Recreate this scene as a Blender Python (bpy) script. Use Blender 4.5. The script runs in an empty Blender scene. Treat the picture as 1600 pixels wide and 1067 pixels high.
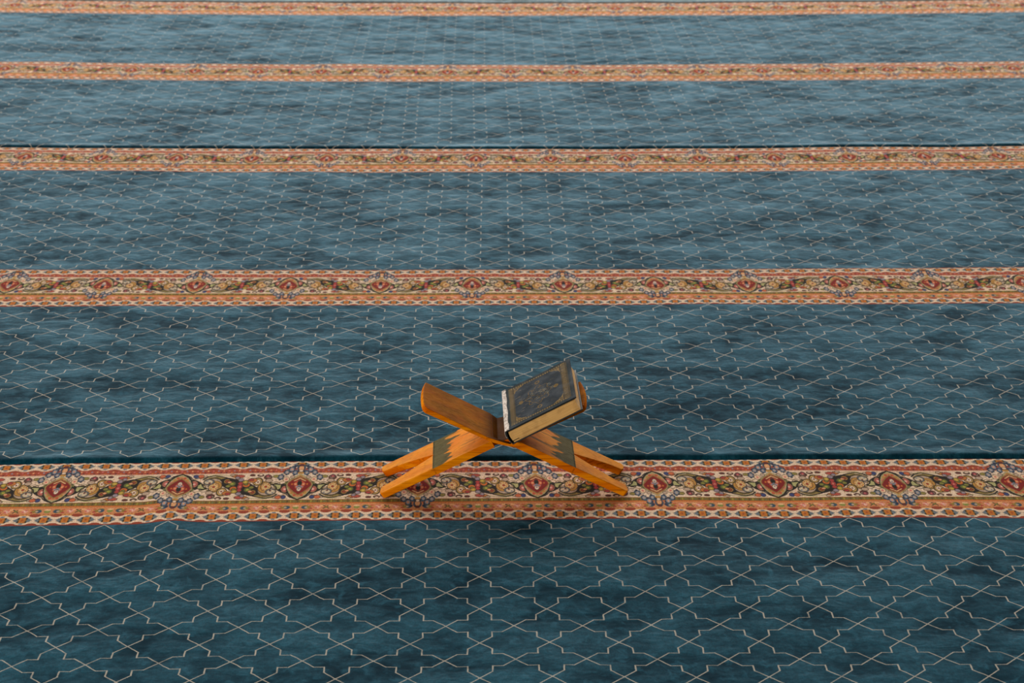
import bpy, bmesh, math, random
import numpy as np
from mathutils import Vector, Matrix

random.seed(4); RNG = np.random.default_rng(7)
scene = bpy.context.scene
COL = scene.collection

# ------------------------------------------------------------------ camera
FPX = 3054.0                                   # focal length in pixels of a 1600 px wide frame
PITCH = math.atan(1153.5 / FPX); YAW = math.radians(0.965); ROLL = 0.0035; EYE = 1.6135
Fv = Vector((math.sin(YAW)*math.cos(PITCH), math.cos(YAW)*math.cos(PITCH), -math.sin(PITCH)))
Rv = Vector((math.cos(YAW), -math.sin(YAW), 0)); Uv = Rv.cross(Fv)
R2 = (math.cos(ROLL)*Rv + math.sin(ROLL)*Uv).normalized(); U2 = R2.cross(Fv).normalized()
cd = bpy.data.cameras.new('camera'); cam = bpy.data.objects.new('camera', cd); COL.objects.link(cam)
m = Matrix(((R2.x, U2.x, -Fv.x, 0), (R2.y, U2.y, -Fv.y, 0), (R2.z, U2.z, -Fv.z, EYE), (0, 0, 0, 1)))
cam.matrix_world = m
cd.sensor_width = 36.0; cd.lens = FPX/1600*36.0; cd.clip_end = 200
cd.dof.use_dof = True; cd.dof.focus_distance = 3.75; cd.dof.aperture_fstop = 9.0
scene.camera = cam

# ------------------------------------------------------------------ world and lights
world = bpy.data.worlds.new('hall_daylight'); scene.world = world; world.use_nodes = True
wn = world.node_tree; wn.nodes.clear()
wo = wn.nodes.new('ShaderNodeOutputWorld'); wb = wn.nodes.new('ShaderNodeBackground')
tc = wn.nodes.new('ShaderNodeTexCoord'); sx = wn.nodes.new('ShaderNodeSeparateXYZ')
wn.links.new(tc.outputs['Generated'], sx.inputs[0])
mr = wn.nodes.new('ShaderNodeMapRange'); mr.inputs['From Min'].default_value = -1; mr.inputs['From Max'].default_value = 1
wn.links.new(sx.outputs['Y'], mr.inputs['Value'])
cr = wn.nodes.new('ShaderNodeValToRGB')
cr.color_ramp.elements[0].color = (0.36, 0.33, 0.29, 1); cr.color_ramp.elements[1].color = (0.74, 0.72, 0.68, 1)
wn.links.new(mr.outputs[0], cr.inputs[0]); wn.links.new(cr.outputs[0], wb.inputs['Color'])
wb.inputs['Strength'].default_value = 0.27
wn.links.new(wb.outputs[0], wo.inputs['Surface'])

def area(name, loc, target, sx_, sy_, watts, color):
    ld = bpy.data.lights.new(name, 'AREA'); ld.shape = 'RECTANGLE'; ld.size = sx_; ld.size_y = sy_
    ld.energy = watts; ld.color = color
    o = bpy.data.objects.new(name, ld); COL.objects.link(o); o.location = loc
    d = Vector(target) - Vector(loc); o.rotation_euler = d.to_track_quat('-Z', 'Y').to_euler()
    return o
area('far_window_light', (-0.6, 15.0, 6.0), (-0.1, 6.0, 0), 17.0, 5.0, 2500, (1.0, 0.98, 0.95))
area('left_fill_light', (-5.0, -1.6, 2.1), (0, 3.6, 0.1), 2.6, 1.8, 370, (1.0, 0.92, 0.80))  # added unseen fill, low behind the camera, to brighten near-facing edges and pages

scene.view_settings.view_transform = 'Standard'; scene.view_settings.look = 'None'
scene.view_settings.gamma = 1; scene.view_settings.use_curve_mapping = False
scene.view_settings.exposure = 0.0

# ------------------------------------------------------------------ helpers
def lin(c):
    c = np.asarray(c, float)/255.0
    return np.where(c <= 0.04045, c/12.92, ((c+0.055)/1.055)**2.4)
def lc(*c):
    return tuple(float(x) for x in lin(c)) + (1.0,)
def tag(o, label=None, cat=None, group=None, kind=None):
    if label: o['label'] = label
    if cat: o['category'] = cat
    if group: o['group'] = group
    if kind: o['kind'] = kind
    return o
def empty(name, loc=(0, 0, 0), rz=0):
    o = bpy.data.objects.new(name, None); COL.objects.link(o); o.location = loc; o.rotation_euler = (0, 0, rz)
    o.empty_display_size = 0.05
    return o
def link_mesh(name, me, mat, parent=None):
    o = bpy.data.objects.new(name, me); COL.objects.link(o)
    if mat: me.materials.append(mat)
    if parent: o.parent = parent
    return o

class N:                                        # small node-tree writer
    def __init__(s, name):
        s.mat = bpy.data.materials.new(name); s.mat.use_nodes = True; s.t = s.mat.node_tree; s.t.nodes.clear()
        s.out = s.t.nodes.new('ShaderNodeOutputMaterial'); s.b = s.t.nodes.new('ShaderNodeBsdfPrincipled')
        s.t.links.new(s.b.outputs[0], s.out.inputs[0])
    def put(s, sock, v):
        if isinstance(v, bpy.types.NodeSocket): s.t.links.new(v, sock)
        else: sock.default_value = v
    def node(s, typ, **kw):
        n = s.t.nodes.new(typ)
        for k, v in kw.items(): setattr(n, k, v)
        return n
    def math(s, op, a, b=None, c=None, clamp=False):
        n = s.node('ShaderNodeMath', operation=op, use_clamp=clamp)
        for i, v in enumerate((a, b, c)):
            if v is not None: s.put(n.inputs[i], v)
        return n.outputs[0]
    def vec(s, op, a, b=None, scale=None):
        n = s.node('ShaderNodeVectorMath', operation=op); s.put(n.inputs[0], a)
        if b is not None: s.put(n.inputs[1], b)
        if scale is not None: s.put(n.inputs['Scale'], scale)
        return n.outputs['Value'] if op in ('LENGTH', 'DOT_PRODUCT', 'DISTANCE') else n.outputs['Vector']
    def mix(s, f, a, b, blend='MIX'):
        n = s.node('ShaderNodeMix', data_type='RGBA', blend_type=blend)
        s.put(n.inputs[0], f); s.put(n.inputs[6], a); s.put(n.inputs[7], b); return n.outputs[2]
    def noise(s, vec, scale, detail=3, rough=0.5, dist=0.0):
        n = s.node('ShaderNodeTexNoise'); s.put(n.inputs['Vector'], vec)
        n.inputs['Scale'].default_value = scale; n.inputs['Detail'].default_value = detail
        n.inputs['Roughness'].default_value = rough; n.inputs['Distortion'].default_value = dist
        return n.outputs['Fac']
    def mapping(s, vec, loc=(0, 0, 0), rot=(0, 0, 0), sc=(1, 1, 1)):
        n = s.node('ShaderNodeMapping'); s.put(n.inputs['Vector'], vec)
        n.inputs['Location'].default_value = loc; n.inputs['Rotation'].default_value = rot; n.inputs['Scale'].default_value = sc
        return n.outputs[0]
    def smooth(s, v, a, b, lo=0.0, hi=1.0):
        n = s.node('ShaderNodeMapRange', interpolation_type='SMOOTHSTEP')
        s.put(n.inputs['Value'], v); n.inputs['From Min'].default_value = a; n.inputs['From Max'].default_value = b
        n.inputs['To Min'].default_value = lo; n.inputs['To Max'].default_value = hi; return n.outputs[0]
    def bump(s, h, strength, dist):
        n = s.node('ShaderNodeBump'); s.put(n.inputs['Height'], h); n.inputs['Strength'].default_value = strength
        n.inputs['Distance'].default_value = dist; s.t.links.new(n.outputs[0], s.b.inputs['Normal']); return n
    def set(s, **kw):
        for k, v in kw.items(): s.put(s.b.inputs[k.replace('_', ' ')], v)
    def obj(s): return s.node('ShaderNodeTexCoord').outputs['Object']

# ------------------------------------------------------------------ carpet layout
W = 0.1158                                      # width of one trellis cell, metres
PER = 1.2                                       # distance from one patterned border to the next
V0, BW = 3.323, 0.273                           # near edge of the first border in view, border width
FIELD = PER - BW
# carpet mesh shifted, skewed and bowed to follow image coordinates and lens distortion
_tv = np.array([2.78, 3.30, 3.48, 3.65, 4.04, 4.49, 4.80, 5.68, 6.00, 6.09, 6.85, 7.67, 9.0])
_tu = np.array([-.003, -.0058, -.008, -.0128, -.0214, -.023, -.0225, -.0163, -.0130, .0006, -.0066, -.0044, -.004])
_bv = np.array([2.4, 2.8, 3.323, 3.596, 4.52, 4.80, 5.72, 6.0, 6.92, 8.12, 9.5])
_ba = np.array([-.014, -.013, -.009, -.004, .0015, .0070, .0130, .0110, .0160, .0180, .020])
_sv = np.array([2.4, 3.323, 3.596, 4.523, 4.796, 5.723, 5.996, 7.0, 8.4])
_ss = np.array([.006, .0064, .004, .0026, -.001, -.002, .001, -.003, -.004])
_w = RNG.normal(size=(26, 2))*np.array([9.0, 16.0]); _ph = RNG.uniform(0, 6.28, 26)
def height(x, y):
    h = np.zeros_like(x)
    for (a, b), p in zip(_w, _ph):
        h += np.sin(a*x + b*y + p)
    h *= 0.00022
    calm = 1 - np.exp(-(((x-0.044)/0.33)**4 + ((y-3.48)/0.14)**4))
    rip = 0.004*np.exp(-((x+0.60+0.25*(y-3.4))/0.035)**2)*np.exp(-((y-3.30)/0.22)**2)
    return h*calm + rip
def warp(u, v, shift=0.0):
    zc = 0.9355*v + 0.57; uh = 0.262*zc
    x = np.interp(v, _tv, _tu) + shift + u*(1 + 0.010*np.minimum((u/uh)**2, 1.8))  # outward stretch towards the sides imitates pincushion lens distortion
    y = v + np.interp(v, _sv, _ss)*u + np.interp(v, _bv, _ba)*u*u  # skew, then a bow shaped after the lens distortion
    near = np.exp(-((v-3.35)/0.22)**2)
    t = np.clip((u + 0.58)/-0.07, 0, 1); y = y - near*0.008*t*t*(3-2*t)*np.exp(-((u+0.80)/0.28)**4)
    return x, y

def roll_profile(v, va, vb):
    """height of the pile across the roll: rounded near lip, plain far edge"""
    d = v - va; z = np.zeros_like(v)
    r = 0.011
    q = np.clip(d/r, 0, 1)
    z += -(0.0125)*(1-np.sqrt(np.clip(1-(1-q)**2, 0, 1)))
    z += 0.0034*np.exp(-((d-0.016)/0.022)**2)*q
    e = vb - v
    z += -0.003*np.clip(1 - e/0.004, 0, 1)
    return z

def grid_mesh(name, us, vs, va, vb, shift, skirt_near=False, skirt_far=False, remap=None):
    U, V = np.meshgrid(us, vs)
    X, Y = warp(U, V, shift)
    Z = height(X, Y) + roll_profile(V, va, vb)
    if skirt_near: Z[0, :] = -0.0125
    if skirt_far: Z[-1, :] = -0.0125
    nu, nv = len(us), len(vs)
    co = np.stack([X, Y, Z], -1).reshape(-1, 3).astype(np.float32)
    idx = np.arange(nu*nv).reshape(nv, nu)
    q = np.stack([idx[:-1, :-1], idx[:-1, 1:], idx[1:, 1:], idx[1:, :-1]], -1).reshape(-1, 4).astype(np.int32)
    me = bpy.data.meshes.new(name)
    me.vertices.add(len(co)); me.vertices.foreach_set('co', co.ravel())
    me.loops.add(q.size); me.loops.foreach_set('vertex_index', q.ravel())
    me.polygons.add(len(q)); me.polygons.foreach_set('loop_start', np.arange(0, q.size, 4, dtype=np.int32))
    me.polygons.foreach_set('use_smooth', np.ones(len(q), bool))
    me.update(calc_edges=True)
    uvl = me.uv_layers.new(name='weave')
    if remap: V = (V-remap[0])/(remap[1]-remap[0])*(remap[3]-remap[2]) + remap[2]
    uv = np.stack([U.ravel(), V.ravel()], -1)[q.ravel()].astype(np.float32)
    uvl.data.foreach_set('uv', uv.ravel())
    return me, U, V

# ------------------------------------------------------------------ border drawing (woven pattern, painted knot by knot)
CREAM=(232,200,170); CREAM2=(190,160,135); INK=(14,10,6); OLIVE=(104,88,34); LEAF=(128,124,52); GOLD=(186,132,58)
RED=(132,12,10); BRICK=(152,60,34); ORANGE=(202,104,36); PEACH=(226,152,104); PINK=(206,106,98); ROSE=(172,54,52)
NAVY=(34,48,72); GREYB=(110,120,130); GREENB=(70,84,66); MAROON=(98,36,34); LILAC=(150,132,140); YEL=(206,172,74)

class Canvas:
    def __init__(s, u0, u1, v0, v1, du, dv, bg):
        s.us = np.arange(u0, u1, du); s.vs = np.arange(v0, v1, dv)
        s.U, s.V = np.meshgrid(s.us, s.vs); s.du, s.dv = du, dv
        s.C = np.zeros(s.U.shape + (3,)); s.C[:] = lin(bg)
    def win(s, u0, u1, v0, v1):
        a = max(0, int((u0 - s.us[0])/s.du) - 1); b = min(len(s.us), int((u1 - s.us[0])/s.du) + 2)
        c = max(0, int((v0 - s.vs[0])/s.dv) - 1); d = min(len(s.vs), int((v1 - s.vs[0])/s.dv) + 2)
        return (slice(c, max(c, d)), slice(a, max(a, b)))
    def ell(s, u, v, ru, rv, col, ang=0.0):
        r = max(ru, rv); w = s.win(u-r, u+r, v-r, v+r)
        x = s.U[w]-u; y = s.V[w]-v; c, n = math.cos(ang), math.sin(ang)
        m_ = ((x*c+y*n)/ru)**2 + ((-x*n+y*c)/rv)**2 < 1
        s.C[w][m_] = lin(col)
    def rect(s, u0, u1, v0, v1, col):
        w = s.win(u0, u1, v0, v1)
        m_ = (s.U[w] >= u0) & (s.U[w] <= u1) & (s.V[w] >= v0) & (s.V[w] <= v1); s.C[w][m_] = lin(col)
    def poly(s, pts, col):
        p = np.array(pts); w = s.win(p[:, 0].min(), p[:, 0].max(), p[:, 1].min(), p[:, 1].max())
        x = s.U[w]; y = s.V[w]; ins = np.zeros(x.shape, bool)
        for i in range(len(p)):
            x1, y1 = p[i]; x2, y2 = p[i-1]
            c = ((y1 > y) != (y2 > y)) & (x < (x2-x1)*(y-y1)/((y2-y1) if y2 != y1 else 1e-9) + x1); ins ^= c
        s.C[w][ins] = lin(col)
    def line(s, pts, wid, col, closed=False):
        pts = list(pts) + ([pts[0]] if closed else [])
        for (x1, y1), (x2, y2) in zip(pts[:-1], pts[1:]):
            w = s.win(min(x1, x2)-wid, max(x1, x2)+wid, min(y1, y2)-wid, max(y1, y2)+wid)
            x = s.U[w]; y = s.V[w]; dx, dy = x2-x1, y2-y1; L = dx*dx+dy*dy+1e-12
            t = np.clip(((x-x1)*dx+(y-y1)*dy)/L, 0, 1)
            s.C[w][np.hypot(x-x1-t*dx, y-y1-t*dy) < wid/2] = lin(col)

def curve(pts, n=6):                            # Catmull-Rom through the points
    P = [np.array(p, float) for p in pts]; P = [2*P[0]-P[1]] + P + [2*P[-1]-P[-2]]; out = []
    for i in range(1, len(P)-2):
        for k in range(n):
            t = k/n; a, b, c, d = P[i-1:i+3]
            out.append(tuple(0.5*((2*b)+(-a+c)*t+(2*a-5*b+4*c-d)*t*t+(-a+3*b-3*c+d)*t**3)))
    out.append(tuple(P[-2])); return out

def draw_border():
    cv = Canvas(0, 4*W, 0, BW, 0.0006, 0.0008, BRICK)
    # reading off of heights inside the border (0 = edge nearest the viewer)
    def vy(cy): return (5630/(1332+cy/8.89) - 3.9343)*BW/0.2764
    T = {k: vy(y) for k, y in dict(top=45, ch1=100, red=180, wl=215, m0=220, m1=572, ol=604, orl=632, f0=640, f1=735, yl=741, ch0=806, bot=880).items()}
    P = 4*W
    cv.rect(0, P, T['red']-0.013, T['red']+0.014, (166, 70, 44))
    # speckled red band
    for i in range(90):
        u = (i+.5)*P/90; v = T['red'] + (-1)**i*0.004
        cv.ell(u, v-0.003, 0.0018, 0.0032, [PEACH, MAROON, PINK, ORANGE, LILAC, MAROON][i % 6])
    # main ground
    cv.rect(0, P, T['m1'], T['m0'], CREAM)
    # olive line, orange line, floral band, yellow line
    cv.rect(0, P, vy(622), vy(582), (122, 96, 34))
    for i in range(72):
        u = i*P/72; cv.rect(u, u+0.0026, vy(618), vy(587), [(84, 70, 34), (158, 140, 50), (112, 110, 60)][i % 3])
    cv.rect(0, P, vy(640), vy(624), (206, 112, 44))
    cv.rect(0, P, vy(737), vy(640), (206, 132, 84))
    cv.rect(0, P, vy(749), vy(735), (212, 140, 56))
    # chains of small squares
    def chain(vc, hh):
        s = W/3
        for k in range(0, 13):
            u = k*s
            cv.ell(u, vc, 0.74*s, hh*1.0, CREAM)
        for k in range(0, 13):
            u = (k+.5)*s
            cv.ell(u, vc+hh*1.0, 0.27*s, hh*0.34, BRICK); cv.ell(u, vc-hh*1.0, 0.27*s, hh*0.34, BRICK)
            cv.line([(u-0.2*s, vc+hh*.35), (u+0.2*s, vc-hh*.35)], 0.0020, CREAM)
            cv.line([(u-0.2*s, vc-hh*.35), (u+0.2*s, vc+hh*.35)], 0.0020, CREAM)
        for k in range(0, 13):
            u = k*s
            cv.poly([(u-.44*s, vc), (u-.2*s, vc+hh*.62), (u+.2*s, vc+hh*.62), (u+.44*s, vc), (u+.2*s, vc-hh*.62), (u-.2*s, vc-hh*.62)], GREYB)
            cv.line([(u-.46*s, vc+hh*.1), (u-.2*s, vc+hh*.1)], 0.0016, GREENB); cv.line([(u+.2*s, vc+hh*.1), (u+.46*s, vc+hh*.1)], 0.0016, GREENB)
            cv.line([(u-.40*s, vc-hh*.3), (u-.2*s, vc-hh*.3)], 0.0014, GREENB); cv.line([(u+.2*s, vc-hh*.3), (u+.40*s, vc-hh*.3)], 0.0014, GREENB)
            cv.rect(u-.22*s, u+.22*s, vc-hh*.60, vc+hh*.60, (110, 92, 50))
            cv.rect(u-.15*s, u+.15*s, vc-hh*.52, vc+hh*.52, (196, 112, 34))
            cv.ell(u, vc, .06*s, hh*.22, (168, 80, 30))
            for a in (-1, 1):
                cv.ell(u+a*.19*s, vc+hh*.34, .045*s, hh*.16, INK); cv.ell(u-a*.19*s, vc-hh*.34, .045*s, hh*.16, INK)
                cv.ell(u, vc+a*hh*.78, .11*s, hh*.14, GREYB)
    chain(T['ch0'], (vy(745)-vy(870))/2); chain(T['ch1'], (vy(52)-vy(150))/2)
    cv.rect(0, P, vy(158), vy(153), CREAM2)
    for k in range(12):                            # scallops below the upper chain
        u = (k+.5)*W/3
        cv.poly([(u-.4*W/3, vy(162)), (u, vy(138)), (u+.4*W/3, vy(162))], BRICK)
        cv.line([(u-.5*W/3, vy(156)), (u, vy(134)), (u+.5*W/3, vy(156))], 0.0022, CREAM)
    cv.rect(0, P, vy(218), vy(212), (226, 180, 150)); cv.rect(0, P, vy(580), vy(573), (232, 200, 160))
    cv.rect(0, P, vy(55), BW, (120, 62, 50)); cv.rect(0, P, 0, vy(874), (110, 40, 36))
    # small floral band, one repeat per cell
    fc = vy(686)
    for k in range(-1, 5):
        for a in (-1, 1):
            c0 = k*W
            u = c0 + a*0.0172
            cv.ell(u, fc, 0.0070, 0.0085, LEAF); cv.ell(u-a*0.001, fc-0.001, 0.0056, 0.0068, (52, 74, 92)); cv.ell(u+a*0.002, fc-0.001, 0.0026, 0.0034, CREAM2)
            cv.ell(u+a*0.0085, fc-0.002, 0.004, 0.006, (150, 116, 50)); cv.ell(c0, fc-0.002, 0.0060, 0.006, (140, 140, 66)); cv.ell(c0, fc+0.005, 0.0055, 0.0030, (236, 190, 140))
            u = c0 + a*0.0415
            for j in range(5):
                t = j*1.257; cv.ell(u+0.0042*math.cos(t), fc+0.005*math.sin(t), 0.0024, 0.0030, PINK if j % 2 else (232, 160, 140))
            cv.ell(u, fc, 0.0018, 0.0024, CREAM)
            cv.ell(c0 + a*0.0500, fc+0.006, 0.0050, 0.0030, (240, 176, 120))
            cv.ell(c0 + a*0.0290, fc-0.006, 0.0030, 0.0030, ROSE)
            cv.ell(c0 + a*0.0290, fc+0.006, 0.0035, 0.0026, (190, 90, 50))
        u = (k+.5)*W
        for a in (-1, 1):
            cv.line([(u-0.005, fc-a*0.006), (u+0.005, fc+a*0.006)], 0.0030, (44, 50, 34))
        cv.ell(u, fc, 0.003, 0.003, LEAF)
    for i in range(60): cv.ell((i+.5)*P/60, vy(729), 0.0016, 0.0014, BRICK)

    vm = (T['m0']+T['m1'])/2
    rr = random.Random(11); seeds = [(rr.uniform(0.004, W-0.004), rr.uniform(-.44, .44), rr.uniform(0, 3.1), rr.randrange(8)) for _ in range(120)]
    for k in range(4):
        for (a, b, g, c) in seeds:
            sgn = 1 if k in (0, 3) else -1; u = (a if k % 2 == 0 else W-a) + k*W; v = vm + sgn*b*(T['m0']-T['m1'])
            cv.line([(u-0.0016*math.cos(g), v-0.002*math.sin(g)), (u+0.0016*math.cos(g), v+0.002*math.sin(g))], 0.0015, [GOLD, MAROON, OLIVE, PEACH, PINK, INK, GREYB, CREAM2][c])
    # ---- cluster between two medallions (authored from crop coordinates, centre 1230,385)
    def cl(cu, s):
        def q(x, y):
            uu = (980+x/8.89-745)/(0.58*(1332+y/8.89)) - 0.4668
            return (cu + s*uu, vy(y))
        def qs(L): return [q(*p) for p in L]
        def both(fn):                              # half-turn symmetry about the cluster centre
            fn(lambda L: qs(L)); c = q(1230, 396)
            fn(lambda L: [(2*c[0]-a, 2*c[1]-b) for a, b in qs(L)])
        def E(pt, rx, ry, col, ang=0):
            def f(t):
                (a, b), = t([pt])
                if rx >= 24: cv.ell(a, b, (rx+9)*1.41e-4, (ry+6)*3.3e-4, (52, 36, 20), ang)
                cv.ell(a, b, rx*1.41e-4, ry*3.3e-4, col, ang)
            both(f)
        def Pl(L, col): both(lambda t: cv.poly(t(L), col))
        def Ln(L, w, col): both(lambda t: cv.line(curve(t(L)), w, col))
        Pl([(690, 300), (760, 262), (860, 250), (960, 262), (1060, 290), (1120, 330), (1000, 330), (900, 292), (800, 290), (720, 325)], (150, 126, 66))
        E((850, 360), 130, 92, OLIVE); E((850, 362), 116, 80, CREAM2); E((885, 385), 88, 72, GOLD); E((870, 392), 66, 52, (216, 178, 120))
        for i in range(9):
            t = i*0.698; E((875+52*math.cos(t), 392+38*math.sin(t)), 11, 9, (176, 92, 40) if i % 2 else (204, 130, 50))
        E((870, 392), 22, 16, BRICK)
        E((775, 325), 70, 38, GREYB); E((772, 325), 56, 28, (206, 182, 150)); E((790, 340), 16, 11, MAROON); E((745, 312), 14, 8, GREYB)
        E((745, 415), 60, 40, CREAM)
        Pl([(930, 285), (1030, 272), (1110, 288), (1180, 300), (1240, 300), (1300, 372), (1240, 440), (1170, 440), (1060, 420), (985, 385), (958, 340)], INK)
        Ln([(680, 292), (730, 262), (820, 244), (930, 258), (1040, 285), (1140, 318)], 0.0040, INK)
        Ln([(672, 272), (740, 244), (840, 234), (960, 240), (1080, 256), (1170, 290)], 0.0024, LEAF)
        Ln([(930, 300), (985, 350), (1040, 392), (1120, 440), (1200, 452)], 0.0036, INK); Ln([(700, 352), (760, 392), (800, 440), (880, 474), (950, 452)], 0.0018, OLIVE)
        E((1010, 462), 66, 52, OLIVE); E((1012, 460), 56, 42, (226, 178, 96)); E((1010, 458), 36, 28, CREAM); E((1005, 455), 14, 10, MAROON)
        E((1090, 480), 60, 26, (190, 110, 50)); E((1110, 488), 30, 12, ROSE)
        E((1020, 320), 40, 26, GOLD); E((1022, 320), 24, 14, BRICK); E((1105, 355), 46, 28, (96, 104, 44)); E((1105, 355), 22, 12, (170, 160, 60))
        E((1150, 420), 46, 28, ORANGE); E((1160, 432), 24, 14, LEAF); E((1065, 385), 30, 16, LEAF); E((1060, 332), 26, 12, PEACH)
        E((1100, 250), 46, 16, (200, 120, 50)); E((1160, 262), 40, 16, YEL); E((1060, 236), 30, 12, CREAM2); E((1200, 255), 30, 12, PINK)
        E((1205, 305), 34, 18, LILAC); E((1222, 350), 34, 16, ROSE); E((1280, 335), 36, 22, (170, 140, 50)); E((1280, 335), 18, 10, YEL)
        E((890, 520), 52, 28, MAROON); E((893, 530), 38, 20, CREAM); E((893, 525), 16, 9, PINK)
        E((1005, 548), 40, 14, MAROON); E((1005, 556), 26, 10, CREAM); E((1120, 552), 34, 10, MAROON); E((1290, 540), 60, 18, (176, 74, 60)); E((1320, 520), 26, 14, LILAC)
        E((640, 256), 34, 20, ORANGE); E((582, 256), 34, 20, GREYB); E((582, 256), 14, 10, NAVY); E((690, 250), 26, 10, CREAM2)
        cv.ell(*q(1230, 396), 34*1.41e-4, 32*3.3e-4, (168, 52, 50)); cv.ell(*q(1230, 396), 14*1.41e-4, 12*3.3e-4, (206, 120, 100))
    # ---- medallion (crop centre 785,430), crown of blue flowers on its upper side when s = +1
    def med(cu, s):
        def q(x, y):
            uu = (380+x/8.89-745)/(0.58*(1332+(y-30)/8.89+0.2)) + 0.3456 if x > 786 else 0.0
            v = vy(y-28)
            return uu, (v if s > 0 else 2*vm - v)
        def qs(L, a): return [(cu + a*q(*p)[0], q(*p)[1]) for p in L]
        def E(pt, rx, ry, col, one=False):
            for a in ((1,) if one else (1, -1)):
                (x, y), = qs([pt], a)
                if 24 <= rx < 60 and col != NAVY: cv.ell(cu if one else x, y, (rx+8)*1.41e-4, (ry+5)*3.3e-4, (54, 34, 24))
                cv.ell(cu if one else x, y, rx*1.41e-4, ry*3.3e-4, col)
        def Pl(L, col):
            for a in (1, -1): cv.poly(qs(L, a), col)
        def Ln(L, w, col, smooth=True):
            for a in (1, -1):
                p = qs(L, a); cv.line(curve(p) if smooth else p, w, col)
        # dark wing with pale leaf
        Pl([(900, 360), (980, 345), (1010, 380), (1050, 395), (1130, 375), (1195, 402), (1130, 425), (1085, 468), (1010, 500), (930, 525), (880, 520)], INK)
        Pl([(1040, 445), (1050, 405), (1110, 400), (1145, 402), (1100, 430), (1070, 465)], (176, 168, 110))
        Pl([(965, 372), (990, 362), (1010, 395), (985, 400)], (120, 120, 60))
        E((972, 462), 52, 42, (196, 120, 92)); E((975, 462), 34, 26, PINK); E((975, 462), 14, 10, CREAM)
        Ln([(1030, 350), (1090, 372), (1190, 398)], 0.0018, OLIVE)
        # body
        Pl([(783, 255), (840, 262), (905, 305), (965, 345), (992, 400), (960, 470), (925, 522), (880, 560), (830, 590), (783, 612)], INK)
        Pl([(783, 252), (836, 262), (900, 305), (955, 345), (980, 395), (950, 455), (905, 512), (860, 548), (815, 572), (783, 596)], (176, 160, 112))
        Pl([(783, 270), (836, 282), (890, 318), (940, 352), (962, 395), (935, 445), (895, 498), (850, 532), (805, 556), (783, 572)], (206, 130, 82))
        for t, c in (((905, 470), PINK), ((860, 515), GOLD), ((815, 545), (190, 84, 50)), ((783, 290), GOLD), ((880, 330), (196, 140, 60))): E(t, 22, 16, c)
        Pl([(783, 285), (840, 298), (915, 326), (966, 372), (970, 410), (920, 462), (858, 505), (783, 552)], (150, 110, 60))
        Pl([(783, 305), (835, 312), (905, 338), (950, 375), (955, 408), (910, 450), (850, 492), (783, 535)], (128, 12, 10))
        Ln([(783, 318), (835, 330), (880, 352)], 0.0030, (226, 178, 120))
        Pl([(783, 335), (840, 352), (880, 385), (862, 425), (820, 462), (783, 490)], (196, 84, 52))
        E((850, 395), 16, 14, PEACH); E((822, 432), 15, 13, LILAC); E((860, 425), 12, 10, MAROON); E((812, 360), 18, 12, MAROON); E((900, 395), 12, 12, ORANGE)
        E((783, 385), 26, 30, INK, True); E((783, 420), 18, 14, GREYB, True); E((783, 462), 26, 26, CREAM, True); E((783, 455), 12, 14, LILAC, True); E((783, 345), 22, 14, MAROON, True)
        Ln([(1192, 402), (1122, 420), (1078, 470), (1000, 508), (930, 532), (870, 572), (786, 606)], 0.0026, INK)
        # foot points and small blossoms beneath
        Ln([(785, 600), (820, 585), (850, 560)], 0.0026, INK); E((958, 572), 32, 20, (52, 62, 110)); E((1030, 572), 38, 20, (200, 100, 60)); E((905, 590), 16, 8, CREAM2)
        # cream blossoms on the shoulders
        E((1000, 330), 42, 30, (228, 188, 150)); E((1000, 330), 16, 12, PINK); E((925, 300), 26, 18, CREAM2)
        E((1150, 290), 40, 18, (140, 124, 60)); E((1265, 285), 34, 20, (120, 50, 60)); E((1265, 290), 14, 10, PINK)
        E((1230, 345), 46, 20, CREAM2)
        # crown
        for (x, y, r) in ((1083, 300, 50), (1020, 235, 46), (965, 195, 56), (905, 240, 40)):
            for j in range(6):
                t = j*1.047+.4; E((x+r*.62*math.cos(t), y+r*.62*math.sin(t)), 20, 16, NAVY if j % 2 else (56, 84, 100))
            E((x, y), r*.55, r*.5, (138, 140, 150)); E((x, y), r*.25, r*.24, PEACH if r > 50 else CREAM2)
        for (x, y) in ((850, 150), (862, 205), (820, 225), (930, 150)): E((x, y), 22, 18, NAVY)
        E((783, 170), 60, 50, (60, 72, 90), True); E((783, 180), 34, 34, (224, 160, 110), True); E((783, 215), 24, 14, CREAM, True); E((783, 135), 26, 14, MAROON, True)
        E((845, 245), 22, 15, GOLD); E((1045, 268), 14, 12, CREAM2)
    for cu, s in ((0, 1), (2*W, -1), (4*W, 1)): pass
    for k in range(-1, 3): cl((2*k+1)*W, 1 if k % 2 else -1)
    for k in range(-1, 4): med(2*k*W, 1 if k % 2 == 0 else -1)
    return cv.C
TILE = draw_border()                            # rows: v from 0 to BW, columns: u from 0 to 4W
def sample_tile(u, v, du, dv):
    nv, nu = TILE.shape[:2]; acc = 0
    su = max(1, int(round(du/0.0006))); sv = max(1, int(round(dv/0.0008)))
    su = min(su, 5); sv = min(sv, 8)
    for a in range(su):
        for b in range(sv):
            uu = u + ((a+.5)/su-.5)*du; vv = v + ((b+.5)/sv-.5)*dv
            i = np.floor((uu % (4*W))/(4*W)*nu).astype(int) % nu; j = np.clip(np.floor(vv/BW*nv).astype(int), 0, nv-1)
            acc = acc + TILE[j, i]
    return acc/(su*sv)

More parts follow.
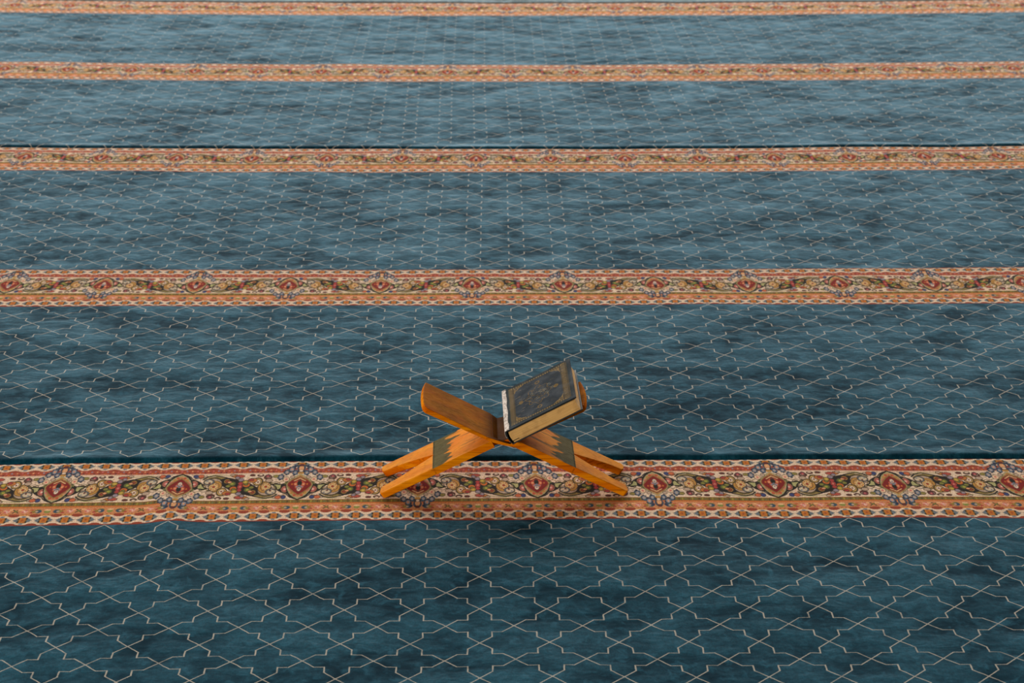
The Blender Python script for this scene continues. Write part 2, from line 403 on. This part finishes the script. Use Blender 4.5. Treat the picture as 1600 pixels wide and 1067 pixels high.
# ------------------------------------------------------------------ carpet materials
def pile_common(n, uv):
    """large soft marks where feet have brushed the pile one way or the other"""
    a = n.noise(n.mapping(uv, sc=(3.4, 6.4, 1)), 1.0, 4, 0.58, 0.3)
    b = n.noise(n.mapping(uv, sc=(15, 21, 1), loc=(3, 1, 0)), 1.0, 3, 0.6, 0.4)
    c = n.noise(n.mapping(uv, sc=(420, 190, 1)), 1.0, 2, 0.6)
    return a, b, c
def mat_field(name, base_dark, base_light):
    n = N(name); uv = n.node('ShaderNodeUVMap', uv_map='weave').outputs[0]
    a, b, c = pile_common(n, uv)
    marks = n.math('ADD', n.math('MULTIPLY', n.smooth(a, 0.37, 0.60), 0.48), n.math('MULTIPLY', n.smooth(b, 0.36, 0.62), 0.50))
    col = n.mix(marks, base_dark, base_light)
    d = n.noise(n.mapping(uv, sc=(135, 80, 1), loc=(5, 7, 0)), 1.0, 4, 0.7, 0.4); e = n.noise(n.mapping(uv, sc=(36, 34, 1), loc=(8, 1, 0)), 1.0, 3, 0.65, 0.5)
    col = n.mix(n.smooth(d, 0.38, 0.66, 0.0, 0.50), col, base_dark); col = n.mix(n.smooth(e, 0.50, 0.72, 0.0, 0.55), col, lc(44, 98, 118))
    col = n.mix(n.smooth(c, 0.25, 0.75, 0.0, 0.40), col, (0.0, 0.010, 0.016, 1))
    # trellis: fold to a half cell and measure the distance to four short stitches
    p = n.mapping(uv, loc=(0, 0, 0), sc=(1/W, 1, 1))
    s = n.node('ShaderNodeSeparateXYZ'); n.put(s.inputs[0], p)
    jit = n.math('MULTIPLY', n.math('SUBTRACT', n.noise(n.mapping(uv, sc=(30, 30, 1)), 1.0, 2), 0.5), 0.03)
    def fold(x): return n.math('ABSOLUTE', n.math('SUBTRACT', n.math('FRACT', n.math('ADD', x, 0.5)), 0.5))
    vv = n.math('DIVIDE', n.math('MODULO', n.math('SUBTRACT', s.outputs['Y'], V0+BW-4*PER), PER), FIELD/8)
    fx = fold(n.math('ADD', n.math('ADD', s.outputs['X'], 100), jit)); fy = fold(n.math('ADD', vv, jit))
    cb = n.node('ShaderNodeCombineXYZ'); n.put(cb.inputs[0], fx); n.put(cb.inputs[1], fy); P = cb.outputs[0]
    dmin = None
    for (x1, y1, x2, y2) in ((0, 0, .175, .175), (.175, .175, .175, .325), (.175, .325, .325, .325), (.325, .325, .5, .5)):
        ba = (x2-x1, y2-y1, 0); L = ba[0]**2+ba[1]**2
        pa = n.vec('SUBTRACT', P, (x1, y1, 0))
        h = n.math('MULTIPLY', n.vec('DOT_PRODUCT', pa, ba), 1/L, clamp=True)
        d = n.vec('LENGTH', n.vec('SUBTRACT', pa, n.vec('SCALE', ba, scale=h)))
        d = n.math('MULTIPLY', d, 1.5 if y1 == y2 else (0.85 if x1 == x2 else 1.1))
        dmin = d if dmin is None else n.math('MINIMUM', dmin, d)
    w = n.math('MULTIPLY', n.math('SUBTRACT', n.noise(n.mapping(uv, sc=(300, 300, 1)), 1.0, 1), 0.5), 0.006)
    line = n.smooth(n.math('ADD', dmin, w), 0.0055, 0.0120, 1.0, 0.0)
    fade = n.smooth(n.noise(n.mapping(uv, sc=(22, 40, 1), loc=(9, 2, 0)), 1.0, 3, .6), 0.30, 0.55, 0.55, 1.0)
    line = n.math('MULTIPLY', line, fade)
    past = n.math('GREATER_THAN', vv, 8.04)                           # plain selvedge rolled over the seam
    line = n.math('MULTIPLY', line, n.math('SUBTRACT', 1.0, past))
    col = n.mix(line, col, lc(172, 162, 148))
    n.set(Base_Color=col, Roughness=0.85, Sheen_Weight=n.math('ADD', n.math('MULTIPLY', marks, 0.95), 0.15), Sheen_Roughness=0.28, Sheen_Tint=(0.50, 0.78, 0.98, 1))
    n.put(n.b.inputs['Specular IOR Level'], 0.03)
    hgt = n.math('ADD', n.math('MULTIPLY', a, 1.0), n.math('ADD', n.math('MULTIPLY', b, 0.35), n.math('ADD', n.math('MULTIPLY', e, 0.12), n.math('MULTIPLY', d, 0.07))))
    n.bump(hgt, 0.55, 0.012)
    return n.mat
def mat_border():
    n = N('woven_floral_border'); uv = n.node('ShaderNodeUVMap', uv_map='weave').outputs[0]
    at = n.node('ShaderNodeAttribute', attribute_name='yarn_colour').outputs['Color']
    a, b, c = pile_common(n, uv)
    col = n.mix(n.smooth(c, 0.2, 0.8, 0.0, 0.42), at, (0.03, 0.018, 0.012, 1))
    n.set(Base_Color=col, Roughness=0.88, Sheen_Weight=0.05, Sheen_Roughness=0.45, Sheen_Tint=(0.95, 0.85, 0.75, 1))
    n.put(n.b.inputs['Specular IOR Level'], 0.03)
    n.bump(n.math('ADD', n.math('MULTIPLY', a, .5), n.math('MULTIPLY', c, 0.05)), 0.4, 0.008)
    return n.mat
M_FIELD = mat_field('teal_blue_pile', lc(0, 36, 50), lc(22, 80, 98))
M_FIELD_GREY = mat_field('grey_teal_pile', lc(84, 92, 94), lc(120, 124, 122))
M_BORDER = mat_border()

# ------------------------------------------------------------------ floor and carpet rolls
def mat_floor():
    n = N('grey_screed'); o = n.obj(); k = n.noise(o, 4, 5)
    n.set(Base_Color=n.mix(k, (0.10, 0.10, 0.10, 1), (0.20, 0.19, 0.18, 1)), Roughness=0.9); return n.mat
bm = bmesh.new(); bmesh.ops.create_grid(bm, x_segments=1, y_segments=1, size=6.0)
me = bpy.data.meshes.new('floor'); bm.to_mesh(me); bm.free()
fl = link_mesh('floor', me, mat_floor()); fl.location = (0, 6.0, -0.013); tag(fl, 'grey floor beneath the carpet rolls', 'floor', kind='structure')

def field_piece(root, va, vb, ra, rb, uh, shift, mat, near_lip):
    k = max(6, int((vb-va)/0.012))
    vs = np.linspace(va, vb, k)
    if near_lip:
        vs = np.unique(np.concatenate([va + np.array([0.0, .0002, .0006, .0015, .003, .005, .0075, .011, .015, .02, .026, .033]), vs[vs > va+.038]]))
    us = np.linspace(-uh, uh, int(2*uh/0.014))
    me, U, V = grid_mesh('blue_field', us, vs, ra, rb, shift, skirt_near=near_lip, remap=(3.615, 4.516, V0+BW, V0+PER) if 3.5 < va < 4 else None)
    o = link_mesh('blue_field', me, mat, root); return o
def border_piece(root, va, phase, ra, rb, uh, shift, du, dv, far_edge):
    vs = np.linspace(va, va+BW, int(round(BW/dv))+1); us = np.arange(-uh, uh, du)
    me, U, V = grid_mesh('floral_border', us, vs, ra, rb, shift)
    c = sample_tile(U.ravel() + phase, V.ravel()-va, du, dv)
    c = c*(1 + RNG.normal(0, 0.10, (len(c), 1)))
    c = np.clip(c, 0, 1); rgba = np.concatenate([c, np.ones((len(c), 1))], 1).astype(np.float32)
    at = me.color_attributes.new('yarn_colour', 'FLOAT_COLOR', 'POINT'); at.data.foreach_set('color', rgba.ravel())
    o = link_mesh('floral_border', me, M_BORDER, root); return o
MED_SHIFT = 0.0
def border_u(n): return n
rolls = [
    ('carpet_roll', (2.35, V0+BW), [('f', 2.35, V0), ('b', V0, 0.0011, 0.0014)], 1.55, 0.0, 'nearest blue trellis carpet roll, its wide floral border carrying the wooden book stand'),
    ('carpet_roll', (V0+BW+0.004, V0+2*PER+BW), [('f', V0+BW+0.004, V0+PER), ('b', V0+PER, 0.0014, 0.0022), ('f', V0+PER+BW, V0+2*PER), ('b', V0+2*PER, 0.0018, 0.0032)], 2.25, 0.0,
        'blue trellis carpet roll directly behind the book stand, with two floral borders'),
    ('carpet_roll', (V0+2*PER+BW+0.004, V0+4*PER+BW), [('f', V0+2*PER+BW+0.004, V0+3*PER), ('b', V0+3*PER, 0.0024, 0.0044), ('f', V0+3*PER+BW, V0+4*PER), ('b', V0+4*PER, 0.0028, 0.005)], 2.95, 0.0,
        'distant pale blue carpet roll with two narrow looking borders, next to the farthest strip'),
    ('carpet_roll', (V0+4*PER+BW+0.004, V0+5*PER), [('g', V0+4*PER+BW+0.004, V0+5*PER)], 3.0, 0.0, 'farthest greyish strip of carpet along the top edge of the view'),
]
for name, (ra, rb), pieces, uh, shift, label in rolls:
    root = empty(name, (0, 0, 0)); tag(root, label, 'carpet', 'blue prayer hall carpet rolls')
    for i, p in enumerate(pieces):
        if p[0] == 'b':
            border_piece(root, p[1], {0: 3*W, 1: 2*W, 2: 2*W, 3: W, 4: W}[int(round((p[1]-V0)/PER))], ra, rb, uh, shift, p[2], p[3], i == len(pieces)-1)
        else:
            field_piece(root, p[1], p[2], ra, rb, uh, shift, M_FIELD_GREY if p[0] == 'g' else M_FIELD, i == 0 and p[1] > 3)

# ------------------------------------------------------------------ wooden folding book stand
CX, CY = 0.0437, 3.418
stand = empty('folding_book_stand', (CX, CY, 0.0), math.radians(0.6))
tag(stand, 'orange brown wooden X-shaped folding book stand on the nearest floral carpet border', 'book stand')
SL = 0.508; SP = 0.530; ANG = math.atan(SP); CA, SA = math.cos(ANG), math.sin(ANG)
WD = 0.130                                       # depth of the boards, along the carpet
def mat_wood(name, kind):
    n = N(name); o = n.obj()
    sep = n.node('ShaderNodeSeparateXYZ'); n.put(sep.inputs[0], o)
    g = n.noise(n.mapping(o, sc=(9, 190, 190)), 1.0, 4, 0.6, 0.7)
    g2 = n.noise(n.mapping(o, sc=(3, 34, 34), loc=(1, 5, 2)), 1.0, 3, 0.5, 0.5)
    g3 = n.noise(n.mapping(o, sc=(16, 22, 22), loc=(4, 0, 0)), 1.0, 3, 0.6)
    dark, mid, light = (lc(124, 46, 0), lc(202, 94, 0), lc(234, 142, 10))
    col = n.mix(n.smooth(g2, 0.3, 0.7), mid, light)
    col = n.mix(n.smooth(g, 0.45, 0.72, 0, 0.65), col, dark)
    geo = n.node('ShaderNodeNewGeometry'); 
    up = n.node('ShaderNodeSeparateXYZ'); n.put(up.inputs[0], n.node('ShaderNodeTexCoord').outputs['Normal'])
    top = n.smooth(up.outputs['Z'], 0.55, 0.80)                      # upward faces: legs rubbed paler, panels darkened in place of shade
    if kind == 'leg':
        worn = n.mix(n.smooth(g3, 0.35, 0.65), lc(228, 148, 30), lc(196, 140, 60))
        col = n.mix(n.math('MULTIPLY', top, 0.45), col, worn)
        # greenish stain band left across both boards
        ax = n.math('ABSOLUTE', sep.outputs['X'])
        wob = n.math('MULTIPLY', n.math('SUBTRACT', n.noise(n.mapping(o, sc=(50, 75, 50)), 1.0, 3), 0.5), 0.022)
        end = n.smooth(n.math('ADD', n.math('ADD', ax, wob), n.math('MULTIPLY', n.noise(n.mapping(o, sc=(2, 48, 2)), 1.0, 2), 0.10)), 0.150, 0.156)
        st = n.math('MULTIPLY', end, n.smooth(ax, 0.1375, 0.1382, 1.0, 0.0))
        streak = n.math('MULTIPLY', n.smooth(n.noise(n.mapping(o, sc=(5, 150, 5), loc=(2, 2, 2)), 1.0, 2), 0.60, 0.66), n.smooth(ax, 0.03, 0.06))
        streak = n.math('MULTIPLY', streak, n.smooth(ax, 0.1375, 0.1382, 0.8, 0.0))
        st = n.math('MULTIPLY', n.math('MAXIMUM', st, streak), top)
        stain = n.mix(n.smooth(g, 0.3, 0.7), lc(50, 72, 38), lc(34, 56, 32))
        col = n.mix(n.math('MULTIPLY', st, 0.9), col, stain)
    else:
        col = n.mix(n.math('MULTIPLY', top, 0.75), col, n.mix(n.smooth(g3, 0.4, 0.6), lc(138, 78, 0), lc(98, 62, 0)))  # panel faces coloured darker, standing in for shade from the left light
        hinge_dark = n.math('MULTIPLY', n.smooth(n.math('ADD', n.math('ABSOLUTE', sep.outputs['X']), n.math('MULTIPLY', g3, 0.012)), 0.024, 0.052, 0.8, 0.0), top)  # colour darkens towards the hinge on upward faces
        col = n.mix(hinge_dark, col, lc(52, 28, 8))
    n.set(Base_Color=col, Roughness=n.smooth(g, 0.3, 0.7, 0.50, 0.62))
    n.put(n.b.inputs['Specular IOR Level'], 0.05 if kind == 'leg' else 0.02); n.put(n.b.inputs['IOR'], 1.3)
    n.bump(g, 0.25, 0.0015)
    return n.mat
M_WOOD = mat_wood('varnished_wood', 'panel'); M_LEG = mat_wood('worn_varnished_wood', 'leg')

def slab(name, outline, base, thick, mat, side, bev=0.0016):
    """outline in (s,t); base(s)->top surface (x,z) of the plank for the right-going board; side mirrors it"""
    bm = bmesh.new(); top = []; bot = []
    for s, t in outline:
        x, z = base(s)
        th = thick(x) if callable(thick) else thick
        top.append(bm.verts.new((side*x, t, max(z, 0.0045)))); bot.append(bm.verts.new((side*(x - th*SA), t, max(z - th*CA, 0.0004))))
    bm.faces.new(top); bm.faces.new(bot[::-1]); k = len(top)
    for i in range(k): bm.faces.new((top[i], bot[i], bot[(i+1) % k], top[(i+1) % k]))
    bmesh.ops.recalc_face_normals(bm, faces=bm.faces)
    me = bpy.data.meshes.new(name); bm.to_mesh(me); bm.free()
    o = link_mesh(name, me, mat, stand)
    b = o.modifiers.new('bevel', 'BEVEL'); b.width = bev; b.segments = 3; b.limit_method = 'ANGLE'; b.angle_limit = math.radians(50); b.harden_normals = False
    return o
def knuckle(name, prof, t0, t1, mat, side):
    bm = bmesh.new(); a = [bm.verts.new((side*x, t0, z)) for x, z in prof]; b = [bm.verts.new((side*x, t1, z)) for x, z in prof]
    bm.faces.new(a); bm.faces.new(b[::-1]); k = len(a)
    for i in range(k): bm.faces.new((a[i], b[i], b[(i+1) % k], a[(i+1) % k]))
    bmesh.ops.recalc_face_normals(bm, faces=bm.faces)
    me = bpy.data.meshes.new(name); bm.to_mesh(me); bm.free()
    o = link_mesh(name, me, mat, stand)
    bv = o.modifiers.new('bevel', 'BEVEL'); bv.width = 0.0012; bv.segments = 2; bv.limit_method = 'ANGLE'
    return o
ZP = 0.1102                                       # height where the two upper faces would meet
ZL = 0.1324                                      # the same for the leg planks
def panel_base(x): return (x, ZP - SP*x)         # x measured along the right-going board; negative = upper half
def leg_base(x): return (x, ZL - SL*x)
PT, LT = (lambda x: 0.0060 + 0.0052*min(1, max(0, (-x-0.0225)/0.06))), 0.0145
LX = 0.2405
for side in (1, -1):
    # side 1: upper panel on the left, legs on the right; side -1 the other one
    xe = -0.1515
    arc = [(xe + 0.006, 0.0015), (xe + 0.001, 0.008)] + [(xe - 0.0035*math.sin(math.pi*k/8), 0.008 + (WD-0.011)*k/8) for k in range(1, 8)] + [(xe + 0.0005, WD-0.003), (xe + 0.0015, WD-0.0015)]
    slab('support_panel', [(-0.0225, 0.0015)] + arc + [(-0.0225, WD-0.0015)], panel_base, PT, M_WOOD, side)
    xs = 0.0250; xn = 0.137
    slab('leg_plank', [(xs, 0), (xn, 0), (xn, WD), (xs, WD)], leg_base, LT, M_LEG, side, 0.0002)
    c = WD/2
    gap = [(0.137, 0.0), (0.150, 0.006), (0.165, 0.0125), (0.180, 0.019), (0.195, 0.0250), (0.210, 0.0300), (0.225, 0.0325), (0.234, 0.0335)]
    near = [(xn-0.004, 0), (LX - 0.004, 0.0), (LX - 0.001, 0.004), (LX, 0.012), (LX-0.001, 0.022), (LX-0.004, 0.0295)] + [(x, c-g) for x, g in gap[::-1]] + [(xn-0.004, c)]
    far = [(x, WD - t) for x, t in near]
    slab('leg', near, leg_base, LT, M_LEG, side, 0.0022)
    slab('leg', far[::-1], leg_base, LT, M_LEG, side, 0.0022)
    # interlocking hinge knuckles
    prof = [(-0.036, ZP+0.036*SP-0.0004), (-0.0145, 0.1212), (0.003, 0.1150), (0.012, 0.1128), (0.022, 0.1212), (0.030, 0.1172),
            (0.024, 0.1040), (0.012, 0.1072), (-0.004, 0.1105), (-0.0225, 0.1160), (-0.036, 0.1226)]
    spans = [(0.0005, 0.0105)] if side == 1 else [(0.0110, 0.1290)]
    for a, b in spans: knuckle('hinge_knuckle', prof, a, b, M_WOOD, side)

# ------------------------------------------------------------------ old book
BL, BH, BT = 0.149, 0.203, 0.030                # away from the spine, along the spine, thickness
bx = CX + 0.0165; bz = ZP + SP*0.0165 + 0.0008
book = empty('old_book', (bx, CY - 0.017, bz), math.radians(1.0))
tag(book, 'closed old book with dark gilt cover and frayed whitish spine, lying on the stand', 'book')
# local frame: e = up the slope, t = along spine (world Y), n = normal to the panel
def bp(e, t, n): return (e*CA - n*SA, t, e*SA + n*CA)
def box(name, e0, e1, t0, t1, n0, n1, mat, parent=book, bev=0.0006, seg=2):
    bm = bmesh.new(); v = [bm.verts.new(bp(e, t, n)) for n in (n0, n1) for t in (t0, t1) for e in (e0, e1)]
    for f in ((0, 1, 3, 2), (4, 6, 7, 5), (0, 4, 5, 1), (2, 3, 7, 6), (0, 2, 6, 4), (1, 5, 7, 3)): bm.faces.new([v[i] for i in f])
    bmesh.ops.recalc_face_normals(bm, faces=bm.faces)
    me = bpy.data.meshes.new(name); bm.to_mesh(me); bm.free(); o = link_mesh(name, me, mat, parent)
    if bev:
        b = o.modifiers.new('bevel', 'BEVEL'); b.width = bev; b.segments = seg
    return o
def mat_pages():
    n = N('aged_page_edges'); o = n.mapping(n.obj(), rot=(0, 0, 0))
    rot = n.mapping(n.obj(), rot=(0, ANG, 0))
    g = n.noise(n.mapping(rot, sc=(10, 10, 1500)), 1.0, 2, .5); g2 = n.noise(rot, 60, 4)
    col = n.mix(n.smooth(g, 0.3, 0.7), lc(206, 152, 84), lc(238, 190, 118)); col = n.mix(n.smooth(g2, 0.45, 0.7, 0, 0.35), col, lc(150, 104, 56))
    n.set(Base_Color=col, Roughness=0.85); n.bump(g, 0.3, 0.0006); return n.mat
def mat_dark():
    n = N('dark_leather'); g = n.noise(n.obj(), 220, 4)
    n.set(Base_Color=n.mix(g, lc(16, 20, 24), lc(44, 46, 44)), Roughness=0.6); n.bump(g, 0.3, 0.0006); return n.mat
M_PAGE, M_DARK = mat_pages(), mat_dark()
box('back_cover', 0.0, BL, 0.0, BH, 0.0, 0.0024, M_DARK)
# page block: slightly hollow fore edge, closed mesh
def page_block():
    bm = bmesh.new(); ne, nn = 12, 12; e0, e1, t0, t1, n0, n1 = 0.004, BL-0.0035, 0.0022, BH-0.0022, 0.0024, BT-0.0022
    ring = []
    for t in (t0, t1):
        pts = []
        for k in range(nn+1):
            q = k/nn; pts.append((e1 - 0.0016*math.sin(math.pi*q), n0+(n1-n0)*q))
        for k in range(nn+1):
            q = 1-k/nn; pts.append((e0 - 0.002*math.sin(math.pi*q), n0+(n1-n0)*q))
        ring.append([bm.verts.new(bp(e, t, n)) for e, n in pts])
    a, b = ring; k = len(a); bm.faces.new(a); bm.faces.new(b[::-1])
    for i in range(k): bm.faces.new((a[i], b[i], b[(i+1) % k], a[(i+1) % k]))
    bmesh.ops.recalc_face_normals(bm, faces=bm.faces)
    me = bpy.data.meshes.new('page_block'); bm.to_mesh(me); bm.free(); return link_mesh('page_block', me, M_PAGE, book)
page_block()
# thin dark strip put in for the shade of a crack in the pages
box('page_crack_strip', 0.0015, 0.016, 0.0010, BH-0.004, 0.0060, 0.0066, M_DARK, bev=0)

# gilt cover: a fine sheet whose tooling is drawn point by point
def draw_cover():
    cv = Canvas(0, BL, 0, BH, 0.0005, 0.0005, (40, 46, 50))
    G1, G2, G3 = (112, 86, 38), (152, 122, 68), (72, 58, 30)
    r = np.random.default_rng(3)
    cv.rect(0.004, BL-0.005, 0.006, BH-0.006, (30, 40, 42))
    cv.rect(0.014, BL-0.008, 0.012, BH-0.012, G3)
    for k in range(60):                                           # ladder ticks along both short borders
        t = 0.010 + k*(BH-0.020)/60
        for e in (0.0165, BL-0.0165):
            cv.rect(e-0.0040, e+0.0040, t, t+0.0016, G2 if k % 2 else (28, 34, 36))
    for k in range(46):
        e = 0.016 + k*(BL-0.034)/46
        for t in (0.0150, BH-0.0150): cv.rect(e, e+0.0014, t-0.0022, t+0.0022, G2 if k % 2 else G3)
    a0, a1, b0, b1 = 0.024, BL-0.024, 0.020, BH-0.020
    cv.rect(a0, a1, b0, b1, (34, 42, 50))
    for (ca, cb, sa, sb) in ((a0, b0, 1, 1), (a1, b0, -1, 1), (a0, b1, 1, -1), (a1, b1, -1, -1)):   # corner pieces
        pts = [(ca, cb), (ca+sa*0.020, cb), (ca+sa*0.015, cb+sb*0.004), (ca+sa*0.010, cb+sb*0.006), (ca+sa*0.008, cb+sb*0.011), (ca+sa*0.003, cb+sb*0.015), (ca, cb+sb*0.024)]
        cv.poly(pts, G1); cv.line(pts[1:], 0.0010, G2)
        for i in range(46):
            x, y = r.uniform(0, 1, 2)
            if x+y < .8: cv.ell(ca+sa*x*0.019, cb+sb*y*0.022, 0.0011, 0.0014, [G2, G3, (40, 44, 40)][i % 3], r.uniform(0, 3))
    ce, ct = BL/2, BH/2
    pts = []
    for k in range(48):
        t = k/48*2*math.pi; q = 1+.13*math.cos(8*t); pts.append((ce+0.025*q*math.cos(t), ct+0.040*q*math.sin(t)))
    cv.line(pts, 0.0012, G1, True)
    for i in range(230):
        t = r.uniform(0, 6.28); q = math.sqrt(r.uniform(0, 1))*.95
        cv.ell(ce+0.023*q*math.cos(t), ct+0.038*q*math.sin(t), r.uniform(.0008, .0022), r.uniform(.0008, .0018), [G1, G3, (52, 58, 64), (40, 46, 52)][i % 4], r.uniform(0, 3))
    for s in (-1, 1): cv.ell(ce, ct+s*0.060, 0.0055, 0.0075, G1); cv.ell(ce, ct+s*0.060, 0.0028, 0.0040, (40, 46, 52)); cv.ell(ce+s*0.038, ct, 0.005, 0.008, G1)
    # worn embossed title strokes (curling pen-like marks)
    for (e, t, L) in ((0.098, 0.118, .013), (0.104, 0.098, .010), (0.092, 0.086, .012), (0.070, 0.080, .011), (0.060, 0.110, .012), (0.078, 0.100, .016), (0.088, 0.104, .010)):
        cv.line(curve([(e, t), (e+.004, t+L*.4), (e-.002, t+L*.7), (e+.003, t+L)]), 0.0011, (126, 122, 104)); cv.line([(e-.004, t+L*.2), (e+.003, t+L*.1)], .0010, (96, 94, 84))
    # long scuffs
    for i in range(26):
        e, t = r.uniform(.01, .07), r.uniform(.02, BH-.02); a = r.uniform(-.3, .3)
        cv.line([(e, t), (e+.007*math.cos(a), t+.007*math.sin(a))], .0009, (126, 110, 92))
    cv.line([(0.010, 0.095), (0.060, 0.104)], .0010, (140, 130, 110))
    return cv
CV = draw_cover()
def mat_cover():
    n = N('gilt_tooled_leather'); o = n.obj(); at = n.node('ShaderNodeAttribute', attribute_name='tooling').outputs['Color']
    g = n.noise(o, 260, 5, .65); s = n.noise(o, 45, 4)
    col = n.mix(n.smooth(g, 0.35, 0.7, 0, 0.5), at, lc(26, 30, 34)); col = n.mix(n.smooth(s, 0.60, 0.78, 0, 0.25), col, lc(96, 88, 72))
    n.set(Base_Color=col, Roughness=n.smooth(s, .3, .7, .62, .82)); n.put(n.b.inputs['Specular IOR Level'], 0.05); n.bump(g, 0.4, 0.0006); return n.mat
def cover_sheet():
    ne, nt = 190, 240; es = np.linspace(0.0, BL, ne); ts = np.linspace(0.0, BH, nt)
    bm_e, bm_t = np.meshgrid(es, ts); top = BT + 0.0004*np.sin(bm_e*60)*np.sin(bm_t*40)
    ed = np.minimum.reduce([bm_e, BL-bm_e, bm_t, BH-bm_t]); top = top - 0.0008*np.exp(-(ed/0.0010)**2)
    # closed slab: top grid + bottom grid + sides
    def world3(e, t, n): return np.stack([e*CA-n*SA, t, e*SA+n*CA], -1).reshape(-1, 3)
    P1 = world3(bm_e, bm_t, top); P2 = world3(bm_e, bm_t, np.full_like(top, BT-0.0024))
    idx = np.arange(ne*nt).reshape(nt, ne); f = [tuple(x) for x in np.stack([idx[:-1, :-1], idx[:-1, 1:], idx[1:, 1:], idx[1:, :-1]], -1).reshape(-1, 4).tolist()]
    o2 = ne*nt; f2 = [(o2+idx[0, 0], o2+idx[-1, 0], o2+idx[-1, -1], o2+idx[0, -1])]
    loop = list(idx[0, :]) + list(idx[1:, -1]) + list(idx[-1, -2::-1]) + list(idx[-2:0:-1, 0])
    corner = {int(idx[0, 0]), int(idx[-1, 0]), int(idx[-1, -1]), int(idx[0, -1])}
    sides = [(int(a)+o2, int(b)+o2, int(b), int(a)) for a, b in zip(loop, loop[1:]+loop[:1])]
    f2 = [tuple(int(a)+o2 for a in loop[::-1])]
    me = bpy.data.meshes.new('front_cover'); me.from_pydata(np.concatenate([P1, P2]).tolist(), [], f + f2 + sides)
    c = np.zeros((2*ne*nt, 4), np.float32); c[:, 3] = 1
    j = np.clip((bm_t/BH*CV.C.shape[0]).astype(int), 0, CV.C.shape[0]-1); i = np.clip((bm_e/BL*CV.C.shape[1]).astype(int), 0, CV.C.shape[1]-1)
    c[:ne*nt, :3] = CV.C[j, i].reshape(-1, 3); c[ne*nt:, :3] = lin((20, 24, 26))
    at = me.color_attributes.new('tooling', 'FLOAT_COLOR', 'POINT'); at.data.foreach_set('color', c.ravel())
    me.update(); return link_mesh('front_cover', me, mat_cover(), book)
cover_sheet()
# rounded spine with a frayed whitish strip lapping over the cover edge
def mat_fray():
    n = N('frayed_whitish_cloth'); o = n.obj(); g = n.noise(n.mapping(o, sc=(260, 90, 260)), 1.0, 4, .6); g2 = n.noise(o, 110, 4, .6)
    col = n.mix(n.smooth(g, 0.3, 0.65), lc(168, 150, 138), lc(226, 214, 204)); col = n.mix(n.smooth(g2, 0.56, 0.66, 0, .8), col, lc(70, 60, 54))
    n.set(Base_Color=col, Roughness=0.9); n.bump(g, 0.6, 0.001); return n.mat
M_FRAY = mat_fray()
def spine():
    prof = [(0.006, 0.0), (0.0, 0.0)] + [(-0.0035*math.sin(math.pi*k/8), BT*k/8) for k in range(1, 8)] + [(0.0, BT), (0.006, BT)]
    inn = [(e+0.0016 if e < 0.006 else e, min(max(n, 0.0016), BT-0.0016)) for e, n in prof]
    bm = bmesh.new(); A = [[bm.verts.new(bp(e, t, n)) for e, n in P] for t in (0.0, BH) for P in (prof, inn)]
    a, ai, b, bi = A; k = len(a)
    for i in range(k-1):
        bm.faces.new((a[i], a[i+1], b[i+1], b[i])); bm.faces.new((ai[i+1], ai[i], bi[i], bi[i+1]))
        bm.faces.new((a[i+1], a[i], ai[i], ai[i+1])); bm.faces.new((b[i], b[i+1], bi[i+1], bi[i]))
    bm.faces.new((a[0], b[0], bi[0], ai[0])); bm.faces.new((b[-1], a[-1], ai[-1], bi[-1]))
    bmesh.ops.recalc_face_normals(bm, faces=bm.faces)
    me = bpy.data.meshes.new('spine'); bm.to_mesh(me); bm.free()
    return link_mesh('spine', me, M_DARK, book)
sp = spine()
def strip():
    r = random.Random(5); bm = bmesh.new(); nt = 90; rows = []
    for k in range(nt+1):
        t = 0.0006 + (BH-0.0012)*k/nt
        ew = 0.0070 + 0.0007*math.sin(k*.21) + r.uniform(-.0006, .0006); lo = BT - 0.0150 + r.uniform(-.003, .003)
        prof = [(-0.0040, lo), (-0.0046, BT-0.009), (-0.0034, BT-0.003), (-0.0016, BT+0.0006), (0.002, BT+0.0010), (ew*.6, BT+0.0010+r.uniform(0, .0006)), (ew, BT+0.0005)]
        rows.append([bm.verts.new(bp(e, t, n)) for e, n in prof])
    for a, b in zip(rows[:-1], rows[1:]):
        for i in range(len(a)-1): bm.faces.new((a[i], a[i+1], b[i+1], b[i]))
    bmesh.ops.recalc_face_normals(bm, faces=bm.faces)
    me = bpy.data.meshes.new('spine_strip'); bm.to_mesh(me); bm.free(); o = link_mesh('spine_strip', me, M_FRAY, book)
    s = o.modifiers.new('thickness', 'SOLIDIFY'); s.thickness = 0.0007; s.offset = 0
    tag(o, 'frayed whitish strip peeling along the spine'); return o
strip()
